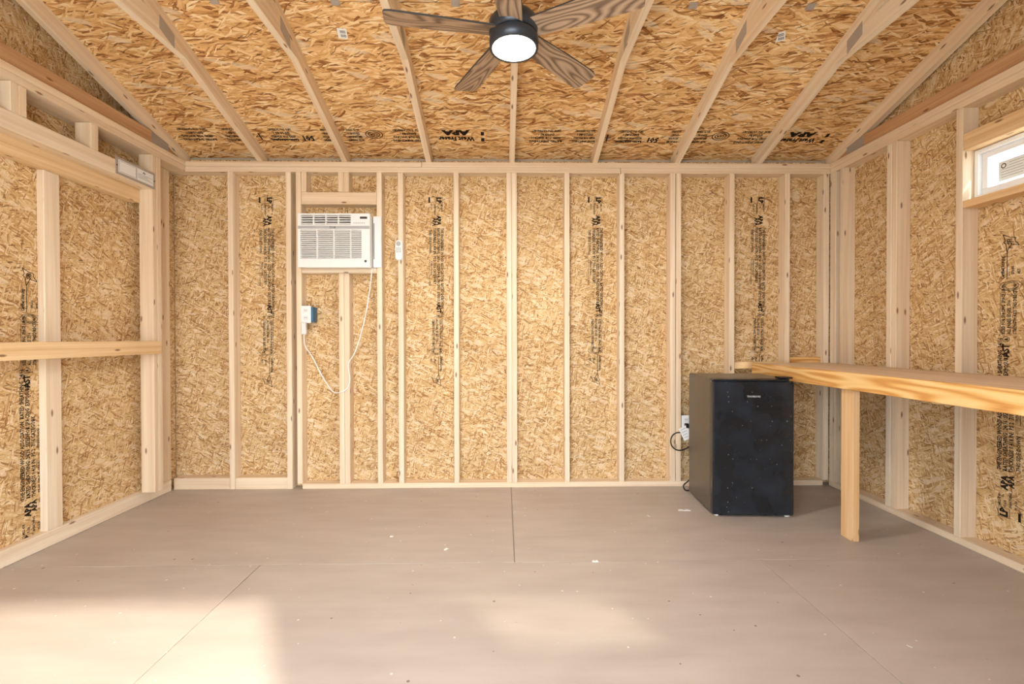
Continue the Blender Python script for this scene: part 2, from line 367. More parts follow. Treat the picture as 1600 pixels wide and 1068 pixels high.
def flat(origin, uax, vax):            # world matrix: x -> uax, y -> vax
    u = Vector(uax).normalized(); v = Vector(vax).normalized(); n = u.cross(v)
    m = Matrix((u, v, n)).transposed().to_4x4(); m.translation = Vector(origin); return m

# ---- back wall
wb = struct(box('wall_back', LO-0.02, RO+0.02, BO+0.012, BO+0.03, -0.02, H+0.06, 'siding', bev=0))
seams = [LO, -1.165, 0.058, 1.269, RO]
panels = [box('osb_panel', a+g, b-g, BO, BO+0.0115, 0.0, H+0.04, 'osb_wall', wb, bev=0) for a, b in zip(seams, seams[1:])]
for pn, px in zip(panels, (417, 682, 931, 1185)):
    p = at(px, 308, 1, BO); print_obj('printed_stamp', WSTAMP, pn, flat((p.x, BO-0.0008, p.z), (0, 0, -1), (1, 0, 0)))
def stud_b(x0, x1, z0=T, z1=H-2*T, m='pine', y0=D): return box('stud', x0, x1, y0, BO-0.001, z0, z1, m, wb)
for i, (a, b) in enumerate([(LO+0.002, -0.60), (-0.60+g, RX)]): box('top_plate', a, b, D, BO-0.001, H-T, H, 'pine', wb)
for i, (a, b) in enumerate([(LO+0.002, 0.86), (0.86+g, RO-0.002)]): box('top_plate', a, b, D, BO-0.001, H-2*T, H-T-0.0008, 'pine', wb)
box('bottom_plate', -1.476, 2.373, D, BO-0.001, 0, T, 'pine', wb)
for a, b in ((LO+0.04, -2.005), (-1.963, -1.586)): box('bottom_plate', a, b, D+0.004, BO-0.001, 0, 0.084, 'pine', wb)
for c in (-1.984, -1.566): stud_b(c-0.019, c+0.019, 0.0)
stud_b(-1.512, -1.474); stud_b(-0.927, -0.889)
zt = at(530, 300, 1, D).z; zs = at(530, 418.5, 1, D).z
box('ac_header', -1.472, -0.929, D, BO-0.001, zt-SD, zt, 'pine', wb); box('ac_sill', -1.472, -0.929, D, BO-0.001, zs-T, zs, 'pine', wb)
for a, b in ((-1.205, -1.1665), (-1.1655, -1.127)): stud_b(a, b, T, zs-T-0.001); stud_b(a, b, zt+0.001)
stud_b(-1.472, -1.434, zt+0.001)
for c in (-0.7535, -0.3485, 0.465, 0.870, 1.688, 2.102): stud_b(c-0.019, c+0.019)
for c in (0.0385, 0.0775, 1.2475, 1.291): stud_b(c-0.019, c+0.019)
stud_b(2.374, 2.416)
zb1 = at(1160, 565, 1, D).z
box('blocking', 1.708, 2.082, D+0.004, D+0.042, zb1-0.052, zb1, 'fir', wb); box('blocking', 2.122, 2.373, D+0.03, BO-0.001, 0.86, 0.953, 'ply_edge', wb)

# ---- right wall
wr = struct(box('wall_right', RO+0.012, RO+0.03, FO, BO+0.03, -0.02, 1.70, 'siding', bev=0))
WY0, WY1, WZ0, WZ1 = 1.60, 2.455, 1.817, 2.080          # window opening
for (a, b, z0, z1) in ((FO, BO+.03, WZ1, 3.2), (WY1, BO+.03, 1.70, WZ1), (FO, WY0, 1.70, WZ1), (WY0, WY1, 1.70, WZ0)):
    box('siding_board', RO+0.012, RO+0.03, a, b, z0, min(z1, H+0.02), 'siding', wr, bev=0)
ye = [BO-0.001, 2.475, 1.256, 0.037, FO]
for k in range(4):
    y1, y0 = ye[k], ye[k+1]
    if k == 1:
        bm = bmesh.new(); cy = (y0+y1)/2
        for (a, b, z0, z1) in ((y0+g, y1-g, 0, WZ0), (y0+g, y1-g, WZ1, H), (y0+g, WY0, WZ0, WZ1), (WY1, y1-g, WZ0, WZ1)): bbox(bm, RO, RO+0.0115, a, b, z0, z1)
        o = finish('osb_panel', bm, 'osb_wall'); put(o, wr); rp = o
    else: box('osb_panel', RO, RO+0.0115, y0+g, y1-g, 0, H, 'osb_wall', wr, bev=0)
pr = at(1578, 370, 0, RO)
print_obj('printed_stamp', WSTAMP, rp, flat((RO-0.0008, pr.y, 0.20), (0, 0, 1), (0, 1, 0)))
def stud_r(y0, y1, z0=T, z1=H-2*T): return box('stud', RX, RO-0.001, y0, y1, z0, z1, 'pine', wr)
for a, b in ((3.409, 3.468), (3.332, 3.366), (2.874, 2.912), (2.913, 2.951), (2.456, 2.494), (2.05, 2.088), (1.64, 1.678), (1.22, 1.258), (.81, .848), (.40, .438), (0, .038)):
    if a in (2.05, 1.64): stud_r(a, b, T, WZ0-T-0.001); stud_r(a, b, WZ1+SD+0.001)
    else: stud_r(a, b)
box('bottom_plate', RX, RO-0.001, FO+SD, D+0.001, 0, T, 'pine', wr)
box('top_plate', RX, RO-0.001, YF, D-0.001, H-2*T, H-T-0.0008, 'pine', wr); box('top_plate', RX, RO-0.001, YF, BO-0.002, H-T, H, 'pine', wr)
box('window_header', RX, RO-0.001, 1.259, 2.455, WZ1, WZ1+SD, 'fir', wr); box('window_sill', RX, RO-0.001, 1.259, 2.455, WZ0-T, WZ0, 'fir', wr)
win = struct(empty('window_1', (RO-0.02, (WY0+WY1)/2, WZ0)))
def ring(name, x0, x1, y0, y1, z0, z1, wd, m, par):
    bm = bmesh.new()
    for q in ((y0, y1, z0, z0+wd), (y0, y1, z1-wd, z1), (y0, y0+wd, z0+wd, z1-wd), (y1-wd, y1, z0+wd, z1-wd)): bbox(bm, x0, x1, *q, 0.002)
    o = finish(name, bm, m); put(o, par); return o
fr = ring('window_frame', RO-0.030, RO+0.03, WY0+0.002, WY1-0.002, WZ0+0.002, WZ1-0.002, 0.022, 'vinyl', win)
sa = ring('sash', RO-0.012, RO+0.02, WY0+0.025, WY1-0.025, WZ0+0.025, WZ1-0.025, 0.030, 'vinyl', win)
gl = box('pane', RO+0.004, RO+0.009, WY0+0.055, WY1-0.055, WZ0+0.055, WZ1-0.055, 'glass', win, bev=0)
stk = box('window_sticker', RO+0.0015, RO+0.0028, 2.20, 2.36, WZ0+0.068, WZ0+0.168, 'paper', None, bev=0)
tag(stk, 'pale printed paper sticker stuck to the small window pane', 'sticker')
bm = bmesh.new(); outline(bm, [(0.02+0.011*math.cos(t*.785), 0.075+0.011*math.sin(t*.785)) for t in range(8)], 0.005)
for i in range(6): rect(bm, 0.045 if i < 2 else 0.008, 0.15 - 0.02*(i % 3), 0.083-0.013*i, 0.0845-0.013*i)
me = bpy.data.meshes.new('printed_lines'); bm.to_mesh(me); bm.free()
print_obj('printed_lines', me, stk, flat((RO+0.0010, 2.355, WZ0+0.068), (0, -1, 0), (0, 0, 1)), 'ink_faded')

# ---- left wall with its pair of framed doors
wl = struct(box('wall_left', LO-0.03, LO-0.012, FO, BO+0.03, -0.02, H+0.02, 'siding', bev=0))
ye = [BO-0.001, 3.22, 1.35, -0.10, FO]
lps = [box('osb_panel', LO-0.0115, LO, b+g, a-g, 0, H, 'osb_wall', wl, bev=0) for a, b in zip(ye, ye[1:])]
box('top_plate', LO+0.001, LX, YF, D-0.001, H-2*T, H-T-0.0008, 'pine', wl); box('top_plate', LO+0.001, LX, YF, BO-0.002, H-T, H, 'pine', wl)
ZH0, ZH1 = 2.077, 2.166
box('header', LX-0.040, LX, -0.2, 3.144, ZH0, ZH1, 'pine', wl); box('header', LX-0.080, LX-0.041, -0.2, 3.144, ZH0+0.001, ZH1, 'pine', wl)
box('header', LO+0.001, LX-0.081, -0.2, 3.144, 1.99, 2.085, 'fir', wl)
for a, b in ((0.20, 0.238), (.85, .888), (1.45, 1.488), (1.87, 1.908), (2.255, 2.293), (2.294, 2.332), (2.685, 2.735)): box('cripple', LX-SD, LX, a, b, ZH1+0.001, H-2*T-0.001, 'pine', wl)
for a, b in ((3.145, 3.183), (3.184, 3.222)): box('stud', LX-SD, LX, a, b, 0.086, H-2*T-0.001, 'pine', wl)
box('corner_board', LO+0.001, -2.410, 3.26, 3.455, 0.086, H-2*T-0.001, 'pine', wl)
d1 = struct(empty('door_1', (LO, 1.5, 0)))
for a in (2.522, 1.36, 0.25): box('batten', LO+0.001, -2.410, a, a+0.091, 0.0855, 1.989, 'pine', d1)
box('bottom_rail', LO+0.001, -2.410, -0.2, 3.455, 0.001, 0.085, 'pine', d1)
tag(box('door_bar', -2.301, -2.264, 0.2, 3.165, 1.002, 1.087, 'fir'), 'long pine board set level across the inside of the double doors', 'board')
ps = at(52, 560, 0, LO)
print_obj('printed_stamp', WSTAMP, lps[1], flat((LO+0.0008, ps.y-0.02, 0.05), (0, 0, 1), (0, -1, 0)))
np_ = empty('data_plate', (LX+0.002, 3.005, 2.085))
box('backing', LX+0.0005, LX+0.003, 2.849, 3.166, 2.083, 2.188, 'steel', np_, bev=0.0005)
pl = box('printed_face', LX+0.003, LX+0.0042, 2.868, 3.148, 2.098, 2.173, 'white', np_, bev=0.0003)
bm = bmesh.new()
outline(bm, [(0.006, 0.006), (0.132, 0.006), (0.132, 0.069), (0.006, 0.069)], 0.0015); rect(bm, 0.138, 0.1405, 0.002, 0.073)
for k in range(4): rect(bm, 0.15, 0.27-0.02*(k % 3), 0.018+0.008*k, 0.0195+0.008*k)
outline(bm, [(0.19, 0.055), (0.20, 0.066), (0.21, 0.055)], 0.004)
me = bpy.data.meshes.new('printed_lines'); bm.to_mesh(me); bm.free()
print_obj('printed_lines', me, pl, flat((LX+0.0048, 2.868, 2.098), (0, 1, 0), (0, 0, 1)), 'dark')
for y in (2.857, 3.158):
    bm = bmesh.new(); lathe(bm, [(0.004, 0), (0.004, 0.002), (0.002, 0.003)], 10); o = finish('screw', bm, 'dark', None, (LX+0.003, y, 2.136)); o.rotation_euler = (0, R(90), 0); put(o, np_)
tag(np_, 'grey metal data plate with white printed face screwed to the header board', 'plate')

# ---- front wall behind the camera: open double door and a transom window
wf = struct(box('wall_front', LO-0.03, -1.45, FO-0.03, FO-0.012, -0.02, H, 'siding', bev=0))
DX0, DX1, DZ = -1.45, 0.38, 2.03; TX0, TX1, TZ0, TZ1 = 1.167, 1.815, 1.712, 2.03
for (x0, x1, z0, z1) in ((DX1, TX0, 0, DZ), (TX0, TX1, 0, TZ0), (TX1, RO+.03, 0, DZ), (-1.45, RO+.03, DZ, H)):
    box('siding_board', x0, x1, FO-0.03, FO-0.012, z0, z1, 'siding', wf, bev=0)
for (x0, x1, z0, z1) in ((LO, DX0, 0, H), (DX1, TX0, 0, DZ), (TX0, TX1, 0, TZ0), (TX1, RO, 0, DZ), (DX0, RO, DZ, H)):
    box('osb_panel', x0, x1, FO-0.0115, FO, z0, z1, 'osb_wall', wf, bev=0)
for c in (-2.2, -1.85, -1.47, 0.40, 0.80, 1.146, 1.836, 2.25): box('stud', c-0.019, c+0.019, FO+0.001, YF, T, DZ if c in (-1.47, .40, 1.146, 1.836) else H-2*T, 'pine', wf)
box('door_header', -1.489, 0.419, FO+0.001, YF, DZ+0.001, DZ+0.14, 'pine', wf); box('transom_header', 1.127, 1.855, FO+0.001, YF, DZ+0.001, DZ+0.09, 'pine', wf)
box('transom_sill', TX0, TX1, FO+0.001, YF, TZ0-T, TZ0, 'pine', wf)
for z in (H-2*T, H-T+0.0005): box('top_plate', LO+0.001, RO-0.001, FO+0.001, YF-0.0005, z, z+T-0.001, 'pine', wf)
for a, b in ((LO+0.001, DX0), (DX1, RO-0.001)): box('bottom_plate', a, b, FO+0.001, YF, 0, T, 'pine', wf)
w2 = struct(empty('window_2', ((TX0+TX1)/2, FO, TZ0)))
bm = bmesh.new()
for q in ((TX0, TX1, TZ0, TZ0+.02), (TX0, TX1, TZ1-.02, TZ1), (TX0, TX0+.02, TZ0+.02, TZ1-.02), (TX1-.02, TX1, TZ0+.02, TZ1-.02)): bbox(bm, q[0], q[1], FO-0.028, FO+0.02, q[2], q[3])
put(finish('window_frame', bm, 'vinyl'), w2); box('pane', TX0+.02, TX1-.02, FO-0.008, FO-0.003, TZ0+.02, TZ1-.02, 'glass_grey', w2, bev=0)
gr = struct(box('ground', -40, 40, -40, 40, -0.30, -0.17, 'ground', bev=0))

# ---- roof: decking, trusses, gables
ce = struct(empty('ceiling', (0, YR, H)))
for sgn in (1, -1):                       # back slope, front slope
    yend = BO + 0.03 if sgn == 1 else FO - 0.03
    length = abs(yend - YR)/math.cos(TH); s0 = 0.0; cuts = [0, 1.219, length] if length > 1.219 else [0, length]
    for i, (a, b) in enumerate(zip(cuts, cuts[1:])):
        xs = [LO-0.03, 0.062, RO+0.03] if i == 0 else [LO-0.03, -1.157, 1.281, RO+0.03]
        for x0, x1 in zip(xs, xs[1:]):
            mid = (a + b)/2; cy = yend - sgn*mid*math.cos(TH); cz = (H + RV + SL*((D if sgn == 1 else 2*YR-D) - cy)*sgn) if sgn == 1 else H + RV + SL*(cy - YF)
            bm = bmesh.new(); hx, hy = (x1-x0)/2 - g, (b-a)/2 - g; bbox(bm, -hx, hx, -hy, hy, 0.0, 0.0115)
            o = finish('roof_panel', bm, 'osb_roof', None, ((x0+x1)/2, cy, cz)); o.rotation_euler = (-TH*sgn, 0, 0)
            put(o, ce)
            bm = bmesh.new(); bbox(bm, -hx-g, hx+g, -hy-g-0.002, hy+g+0.002, 0.013, 0.017); q = finish('roof_felt', bm, 'felt', None, ((x0+x1)/2, cy, cz)); q.rotation_euler = (-TH*sgn, 0, 0); put(q, ce)
            if sgn == 1 and i == 0: (globals().setdefault('deck_panels', [])).append((o, x0))
rc = [0.062 + 0.6096*k for k in range(-3, 4)]
for a, b in zip(rc, rc[1:]):            # steel clips on the long joint of the decking
    yj = BO + 0.03 - 1.219*math.cos(TH); o = box('panel_clip', (a+b)/2-0.022, (a+b)/2+0.022, yj-0.018, yj+0.018, 0, 0.003, 'steel', None, bev=0.0008)
    o.location.z = H + RV + SL*(D - yj) - 0.0022; o.rotation_euler = (-TH, 0, 0); put(o, ce)
ZC = 2.645; YK = D - (ZC - H)/SL; YK2 = D - (ZC + SD - H)/SL; m2 = lambda y: 2*YR - y
def truss(xc, gable=False, m='pine'):
    x0, x1 = xc - 0.019, xc + 0.019
    for sg in (1, -1):
        f = (lambda y: y) if sg == 1 else m2
        pts = [(f(D), H), (f(BO), H), (f(BO), H + RV - SL*SD), (YR + sg*0.0005, H + RV + SL*(D - YR)), (YR + sg*0.0005, H + SL*(D-YR))]
        r = prism_x('rafter', pts, x0, x1, m, ce, (1, -SL*sg))
        if not gable:
            yj, zj = f(2.50), under(2.50)
            for xx in (x0 - 0.0012, x1 + 0.0002): prism_x('nail_plate', [(f(2.555), zj-0.05), (f(2.445), zj-0.012), (f(2.445), zj+0.058), (f(2.555), zj+0.022)], xx, xx + 0.001, 'steel', r)
        else:
            xx = x1 + 0.0002 if xc < 0 else x0 - 0.0012
            prism_x('nail_plate', [(f(3.33), H+0.012), (f(3.17), H+0.012), (f(3.17), H+0.088), (f(3.33), H+0.062)], xx, xx+0.001, 'steel', r)
    if gable:
        prism_x('bottom_chord', [(D-0.02, H+0.001), (D-0.30, H+SD), (m2(D-0.30), H+SD), (m2(D-0.02), H+0.001)], x0, x1, 'pine_dark', ce)
    else:
        prism_x('collar_tie', [(YK-0.002, ZC), (YK2-0.002, ZC+SD), (m2(YK2)+0.002, ZC+SD), (m2(YK)+0.002, ZC)], x0, x1, m, ce)
for c in rc: truss(c)
truss(LX - 0.042, True); truss(RX + 0.042, True)
for x0, x1, nm in ((LO-0.012, LO, 'l'), (RO, RO+0.012, 'r')):
    prism_x('gable_panel', [(FO, H+0.001), (BO, H+0.001), (BO, H+RV-SL*SD-.002), (YR, H+RV+SL*(D-YR)-.002), (FO, H+RV-SL*SD-.002)], x0, x1, 'osb_wall', ce)
# roof stamps, upside down along the lower edge of each sheet
def roof_stamp():
    bm = bmesh.new(); X0 = deck(806, 214).x
    def ux(px): return -(deck(px, 214).x - X0)
    blk = ['RATED SHEATHING', 'SIZED FOR SPACING', 'EXPOSURE 1', '24/16  7/16 CATEGORY']
    for a, b, n in ((826, 880, 4), (894, 932, 4), (963, 1006, 4), (1044, 1062, 4), (1082, 1107, 4), (1150, 1204, 4)):
        wd = abs(ux(b) - ux(a))
        for i in range(n):
            t = blk[i]; sz = 0.027; est = len(t)*sz*0.62
            glyphs(bm, t, sz, ux((a+b)/2), 0.03 - i*0.034, 0.0013, squash=min(1.0, wd/est)*(0.75 if i == 2 else 1), align='CENTER')
    rect(bm, ux(1004), ux(962), 0.028, 0.036); rect(bm, ux(950), ux(948), -0.03, 0.04); rect(bm, ux(955), ux(943), 0.0, 0.008)
    glyphs(bm, '501', 0.066, ux(1021), 0.0, 0.003, squash=0.85, align='CENTER')
    for a in range(2): outline(bm, [(ux(1125)+0.06*(1-.35*a)*math.cos(t*.524), -0.02+0.04*(1-.35*a)*math.sin(t*.524)) for t in range(12)], 0.006)
    glyphs(bm, 'CSA', 0.03, ux(1125), -0.03, 0.0012, align='CENTER')
    glyphs(bm, 'APA', 0.062, ux(1250), -0.062, 0.0045, squash=1.55, align='CENTER'); glyphs(bm, 'West Fraser', 0.056, ux(1250), 0.0, 0.0026, squash=0.88, align='CENTER')
    for v in (-0.05, 0.01): rect(bm, ux(1293), ux(1288), v, v+0.035)
    me = bpy.data.meshes.new('printed_stamp'); bm.to_mesh(me); bm.free(); me.materials.append(M['ink']); return me, X0
RST, RX0 = roof_stamp()
up = Vector((0, math.cos(TH), -math.sin(TH)))        # down the slope to the back wall
for (o, x0), dx in zip(deck_panels, (-2.438, 0.0)):
    c = deck(806, 214); pos = Vector((RX0 + dx, c.y, c.z)) - Vector((0, SL, 1)).normalized()*0.0012
    print_obj('printed_stamp', RST, o, flat(pos, (-1, 0, 0), up))
# paper tags stapled to the decking
for k, (px, py, ang, lab) in enumerate(((535, 52, 0.15, 'white barcode tag stapled to the decking left of the ceiling fan'), (1219, 57, -0.5, 'white barcode tag stapled to the decking right of the ceiling fan'))):
    p = deck(px, py); n = Vector((0, SL, 1)).normalized(); mw = flat(p - n*0.0015, Matrix.Rotation(ang, 3, 'Z') @ Vector((-1, 0, 0)), up)
    bm = bmesh.new(); bbox(bm, -0.025, 0.025, -0.03, 0.03, 0, 0.0008); o = finish('paper_tag', bm, 'white', None, mw.to_translation()); o.rotation_euler = mw.to_euler()
    bm = bmesh.new()
    for i in range(5): rect(bm, -0.018+0.006*i, -0.015+0.006*i, 0.004, 0.022)
    for i in range(3): rect(bm, -0.018, 0.012, -0.006-0.006*i, -0.003-0.006*i)
    me = bpy.data.meshes.new('barcode'); bm.to_mesh(me); bm.free(); q = print_obj('barcode', me, o, flat(p - n*0.0025, mw.to_3x3() @ Vector((1, 0, 0)), mw.to_3x3() @ Vector((0, 1, 0))))
    tag(o, lab, 'tag', 'paper tags on the roof decking')

# ================================================================== things
# ---- workbench
wbx, wby0 = 1.835, 0.60
bench = empty('workbench', ((wbx+RX)/2, 2.0, 0))
box('front_board', wbx, wbx+T, wby0, D-0.002, 0.822, 0.913, 'ply_edge', bench)
box('bench_top', wbx+T+0.003, RX-0.003, wby0, D-0.002, 0.895, 0.913, 'bench_top', bench)
box('ledger', RX-0.04, RX-0.002, wby0, D-0.01, 0.80, 0.8945, 'fir', bench)
for y in (2.503, 0.75): box('leg', wbx+T+0.001, wbx+T+0.040, y, y+0.089, 0.0, 0.8945, 'leg_pine', bench)
for y in (1.2, 2.0, 2.9): box('joist', wbx+T+0.001, RX-0.042, y, y+T, 0.81, 0.8945, 'fir', bench)
tag(bench, 'long pine workbench with orange front board fixed along the right wall', 'workbench')

# ---- mini fridge
A, B = at(1113.8, 807, 2, 0), at(1241, 809, 2, 0); fw = (B - A).length; rz = math.atan2(B.y - A.y, B.x - A.x); fd = 0.455
fh = at(1113.8, 591, 1, A.y).z
fc = (A + B)/2 + Vector((-math.sin(rz), math.cos(rz), 0))*fd/2
fr = empty('mini_fridge', (fc.x, fc.y, 0), rz)
def fbox(name, x0, x1, y0, y1, z0, z1, m, par=fr, bev=0.003):
    bm = bmesh.new(); bbox(bm, x0, x1, y0, y1, z0, z1, bev); o = finish(name, bm, m); o.parent = par; return o
hw, hd = fw/2, fd/2
fbox('body', -hw, hw, -hd+0.055, hd, 0.013, fh-0.002, 'fridge_side', bev=0.005)
dr = fbox('door', -hw, hw, -hd, -hd+0.050, 0.012, fh-0.018, 'fridge_front', bev=0.008)
fbox('gasket', -hw+0.006, hw-0.006, -hd+0.050, -hd+0.055, 0.03, fh-0.02, 'grey', bev=0)
fbox('door_cap', -hw+0.002, hw-0.03, -hd+0.003, -hd+0.052, fh-0.0175, fh-0.004, 'fridge_front', dr, bev=0.004)
fbox('hinge_cover', hw-0.075, hw-0.004, -hd+0.01, -hd+0.09, fh-0.002, fh+0.008, 'black', bev=0.003)
for x in (-hw+0.03, hw-0.03):
    for y in (-hd+0.03, hd-0.05):
        bm = bmesh.new(); lathe(bm, [(0.012, 0), (0.016, 0.004), (0.014, 0.0125)], 16, (x, y, 0)); o = finish('foot', bm, 'white'); o.parent = fr
bm = bmesh.new(); glyphs(bm, 'THOMSON', 0.016, 0, 0, 0.0005, align='CENTER'); me = bpy.data.meshes.new('badge'); bm.to_mesh(me); bm.free(); me.materials.append(M['midgrey'])
o = bpy.data.objects.new('badge', me); COL.objects.link(o); o.parent = dr; o.location = (0.045*0, -hd-0.0006, fh-0.115); o.rotation_euler = (R(90), 0, 0)
tag(fr, 'black compact fridge standing on the floor at the end of the workbench', 'fridge')
# its plug, cable and outlet
def wpt(px, py, y=D-0.01): p = at(px, py, 1, y); return (p.x, p.y, p.z)
cab = tube('power_cord', [wpt(1066, 676, D-.03), wpt(1058, 674, D-.05), wpt(1048, 682, D-.05), wpt(1048, 696, D-.05), wpt(1058, 704, D-.05), wpt(1070, 702, D-.05), wpt(1082, 694, D-.04), wpt(1084, 740, D-.04), wpt(1076, 751, D-.05), wpt(1066, 758, D-.07), wpt(1072, 768, D-.11), (1.325, 3.33, 0.02)], 0.0045, 'black', fr)
p = at(1071, 676, 1, D-0.04)
bm = bmesh.new(); bbox(bm, -0.034, 0.034, -0.0008, 0.0008, -0.048, 0.048); o = finish('plug_tag', bm, 'white', None, p); o.rotation_euler = (R(-8), R(-24), R(6)); put(o, fr)
bm = bmesh.new()
for i in range(4): rect(bm, -0.022, 0.02-0.005*i, 0.03-0.02*i, 0.034-0.02*i)
me = bpy.data.meshes.new('printed_lines'); bm.to_mesh(me); bm.free(); q = bpy.data.objects.new('printed_lines', me); COL.objects.link(q); me.materials.append(M['midgrey']); q.parent = o; q.location = (0, -0.0012, 0); q.rotation_euler = (R(90), 0, 0)
q = at(1073, 664, 1, D-0.02); box('plug', q.x-0.013, q.x+0.013, D-0.036, D-0.006, q.z-0.022, q.z+0.014, 'black', fr, bev=0.004)
def outlet(x0, z0, wd, ht, y, label, box_right):
    e = empty('electrical_outlet', (x0 + wd/2, y, z0))
    box('cover_plate', x0, x0+wd, y-0.005, y, z0, z0+ht, 'white', e, bev=0.0015)
    box('back_box', x0+0.012 + (0.025 if box_right else 0), x0+wd-0.006 + (0.022 if box_right else 0), y+0.0005, y+0.07, z0+0.008, z0+ht-0.008, 'blue_box', e)
    for k in (0.3, 0.72):
        rcp = box('receptacle', x0+wd/2-0.017, x0+wd/2+0.017, y-0.0075, y-0.005, z0+ht*k-0.014, z0+ht*k+0.014, 'white_soft', e, bev=0.001)
        for dx in (-0.006, 0.006): box('slot', x0+wd/2+dx-0.001, x0+wd/2+dx+0.001, y-0.0082, y-0.0074, z0+ht*k-0.003, z0+ht*k+0.007, 'black', rcp, bev=0)
    return tag(e, label, 'outlet')
p = at(1064.5, 664.5, 1, D); p2 = at(1064.5, 648.5, 1, D)
outlet(1.3115, p2.z-0.115, 0.07, 0.115, D-0.0005, 'white electrical outlet beside the mini fridge with a black plug in it', False)
p = at(470.5, 504.5, 1, D); p2 = at(486, 477.5, 1, D)
outlet(p.x, p.z, p2.x-p.x, p2.z-p.z, D-0.0005, 'white electrical outlet with blue box below the air conditioner', True)

# ---- window air conditioner
YA = 3.372
a = at(465, 333, 1, YA); b = at(578, 417.5, 1, YA); ax0, ax1, az1, az0 = a.x, b.x, a.z, b.z; aw, ah = ax1-ax0, az1-az0
ac = empty('air_conditioner', ((ax0+ax1)/2, YA + 0.05, az0))
box('housing', ax0+0.006, ax1-0.004, YA+0.03, BO-0.002, az0+0.004, az1-0.004, 'white_soft', ac, bev=0.006)
bm = bmesh.new(); VT = az1-0.030*1; zv1 = az1 - 0.030; zv0 = az1 - 0.155*ah/0.39; zb1_ = az1 - 0.085; 
fx = lambda t: ax0 + t*aw
fz = lambda t: az1 - t*ah
def fbars(bm, x0, x1, z0, z1): bbox(bm, x0, x1, YA, YA+0.032, z0, z1)
# front frame built as bars around the two openings
VX0, VX1, VZ0, VZ1 = fx(0.045), fx(0.735), fz(0.205), fz(0.03)
GX0, GX1, GZ0, GZ1 = fx(0.035), fx(0.885), fz(0.84), fz(0.305)
for q in ((fx(0), VX0, VZ0, VZ1), (VX1, fx(1), VZ0, VZ1), (fx(0), fx(1), VZ1, fz(0)), (fx(0), fx(1), GZ1, VZ0), (fx(0), GX0, GZ0, GZ1), (GX1, fx(1), GZ0, GZ1), (fx(0), fx(1), fz(1), GZ0)): fbars(bm, *q)
bmesh.ops.remove_doubles(bm, verts=bm.verts, dist=1e-5)
put(finish('front_panel', bm, 'white'), ac)
box('grille_back', GX0, GX1, YA+0.024, YA+0.030, GZ0, GZ1, 'dark', ac, bev=0); box('vent_back', VX0, VX1, YA+0.026, YA+0.030, VZ0, VZ1, 'dark', ac, bev=0)
n = 15
for i in range(n):
    z = GZ0 + (GZ1-GZ0)*(i+0.5)/n; hgt = (GZ1-GZ0)/n*0.26
    box('louver', GX0, GX1, YA+0.002, YA+0.022, z-hgt, z+hgt, 'white', ac, bev=0)
for t in (0.27, 0.545, 0.82): box('grille_rib', GX0+(GX1-GX0)*t-0.003, GX0+(GX1-GX0)*t+0.003, YA-0.0006, YA+0.02, GZ0, GZ1, 'white', ac, bev=0)
for i in range(4): z = VZ0 + (VZ1-VZ0)*(i+0.5)/4; o = box('vent_blade', VX0, VX1, YA+0.004, YA+0.022, z-0.0035, z+0.0035, 'white_soft', ac, bev=0)
for t in (0.25, 0.5, 0.75): box('vent_rib', VX0+(VX1-VX0)*t-0.004, VX0+(VX1-VX0)*t+0.004, YA, YA+0.02, VZ0, VZ1, 'white', ac, bev=0)
box('trim_band', fx(0.005), fx(0.995), YA-0.003, YA-0.0002, fz(0.285), fz(0.232), 'midgrey', ac, bev=0)
box('display', fx(0.865), fx(0.965), YA-0.002, YA-0.0002, fz(0.10), fz(0.06), 'dark', ac, bev=0)
bm = bmesh.new(); glyphs(bm, 'LG', 0.018, 0, 0, 0.0008, align='CENTER'); outline(bm, [(-0.024+0.007*math.cos(t*.785), 0.006+0.007*math.sin(t*.785)) for t in range(8)], 0.003)
me = bpy.data.meshes.new('logo'); bm.to_mesh(me); bm.free(); print_obj('logo', me, ac, flat((fx(0.505), YA-0.0036, fz(0.275)), (1, 0, 0), (0, 0, 1)), 'dark')
for i in range(6): box('button', fx(0.775+0.028*i), fx(0.793+0.028*i), YA-0.002, YA-0.0002, fz(0.185), fz(0.17), 'midgrey', ac, bev=0)
box('energy_badge', fx(0.925), fx(0.955), YA-0.0015, YA-0.0002, fz(0.905), fz(0.865), 'dark', ac, bev=0)
p = at(583, 338, 1, D-0.01); q = at(596.5, 418, 1, D-0.01)
sp_ = box('filler_panel', p.x, q.x, D-0.016, D-0.001, q.z, p.z, 'white', ac, bev=0.003); box('slot', p.x+0.004, p.x+0.011, D-0.0172, D-0.0158, q.z+0.06, p.z-0.05, 'grey', sp_, bev=0)
cp = [wpt(581.5, 419, D-.02), wpt(580, 435, D-.03), wpt(576, 465, D-.03), wpt(570, 498, D-.02), wpt(562, 530, D-.02), wpt(554, 553, D-.015), wpt(544, 566, D-.012), wpt(545, 580, D-.012), wpt(547.5, 593, D-.012), wpt(543, 608, D-.012), wpt(532, 612.5, D-.012), wpt(522, 614.5, D+.01), wpt(511, 600, D+.02), wpt(498, 578, D+.02), wpt(488, 556, D+.01), wpt(476, 541, D-.01), wpt(475, 528, D-.015), wpt(475, 515, D-.02)]
tube('power_cord', cp, 0.0042, 'white', ac)
p = at(476, 515, 1, D-0.02); box('plug', p.x-0.02, p.x+0.016, D-0.042, D-0.008, p.z-0.035, p.z+0.055, 'white_soft', ac, bev=0.006)
tag(ac, 'white window air conditioner set in the framed opening of the back wall', 'air conditioner')

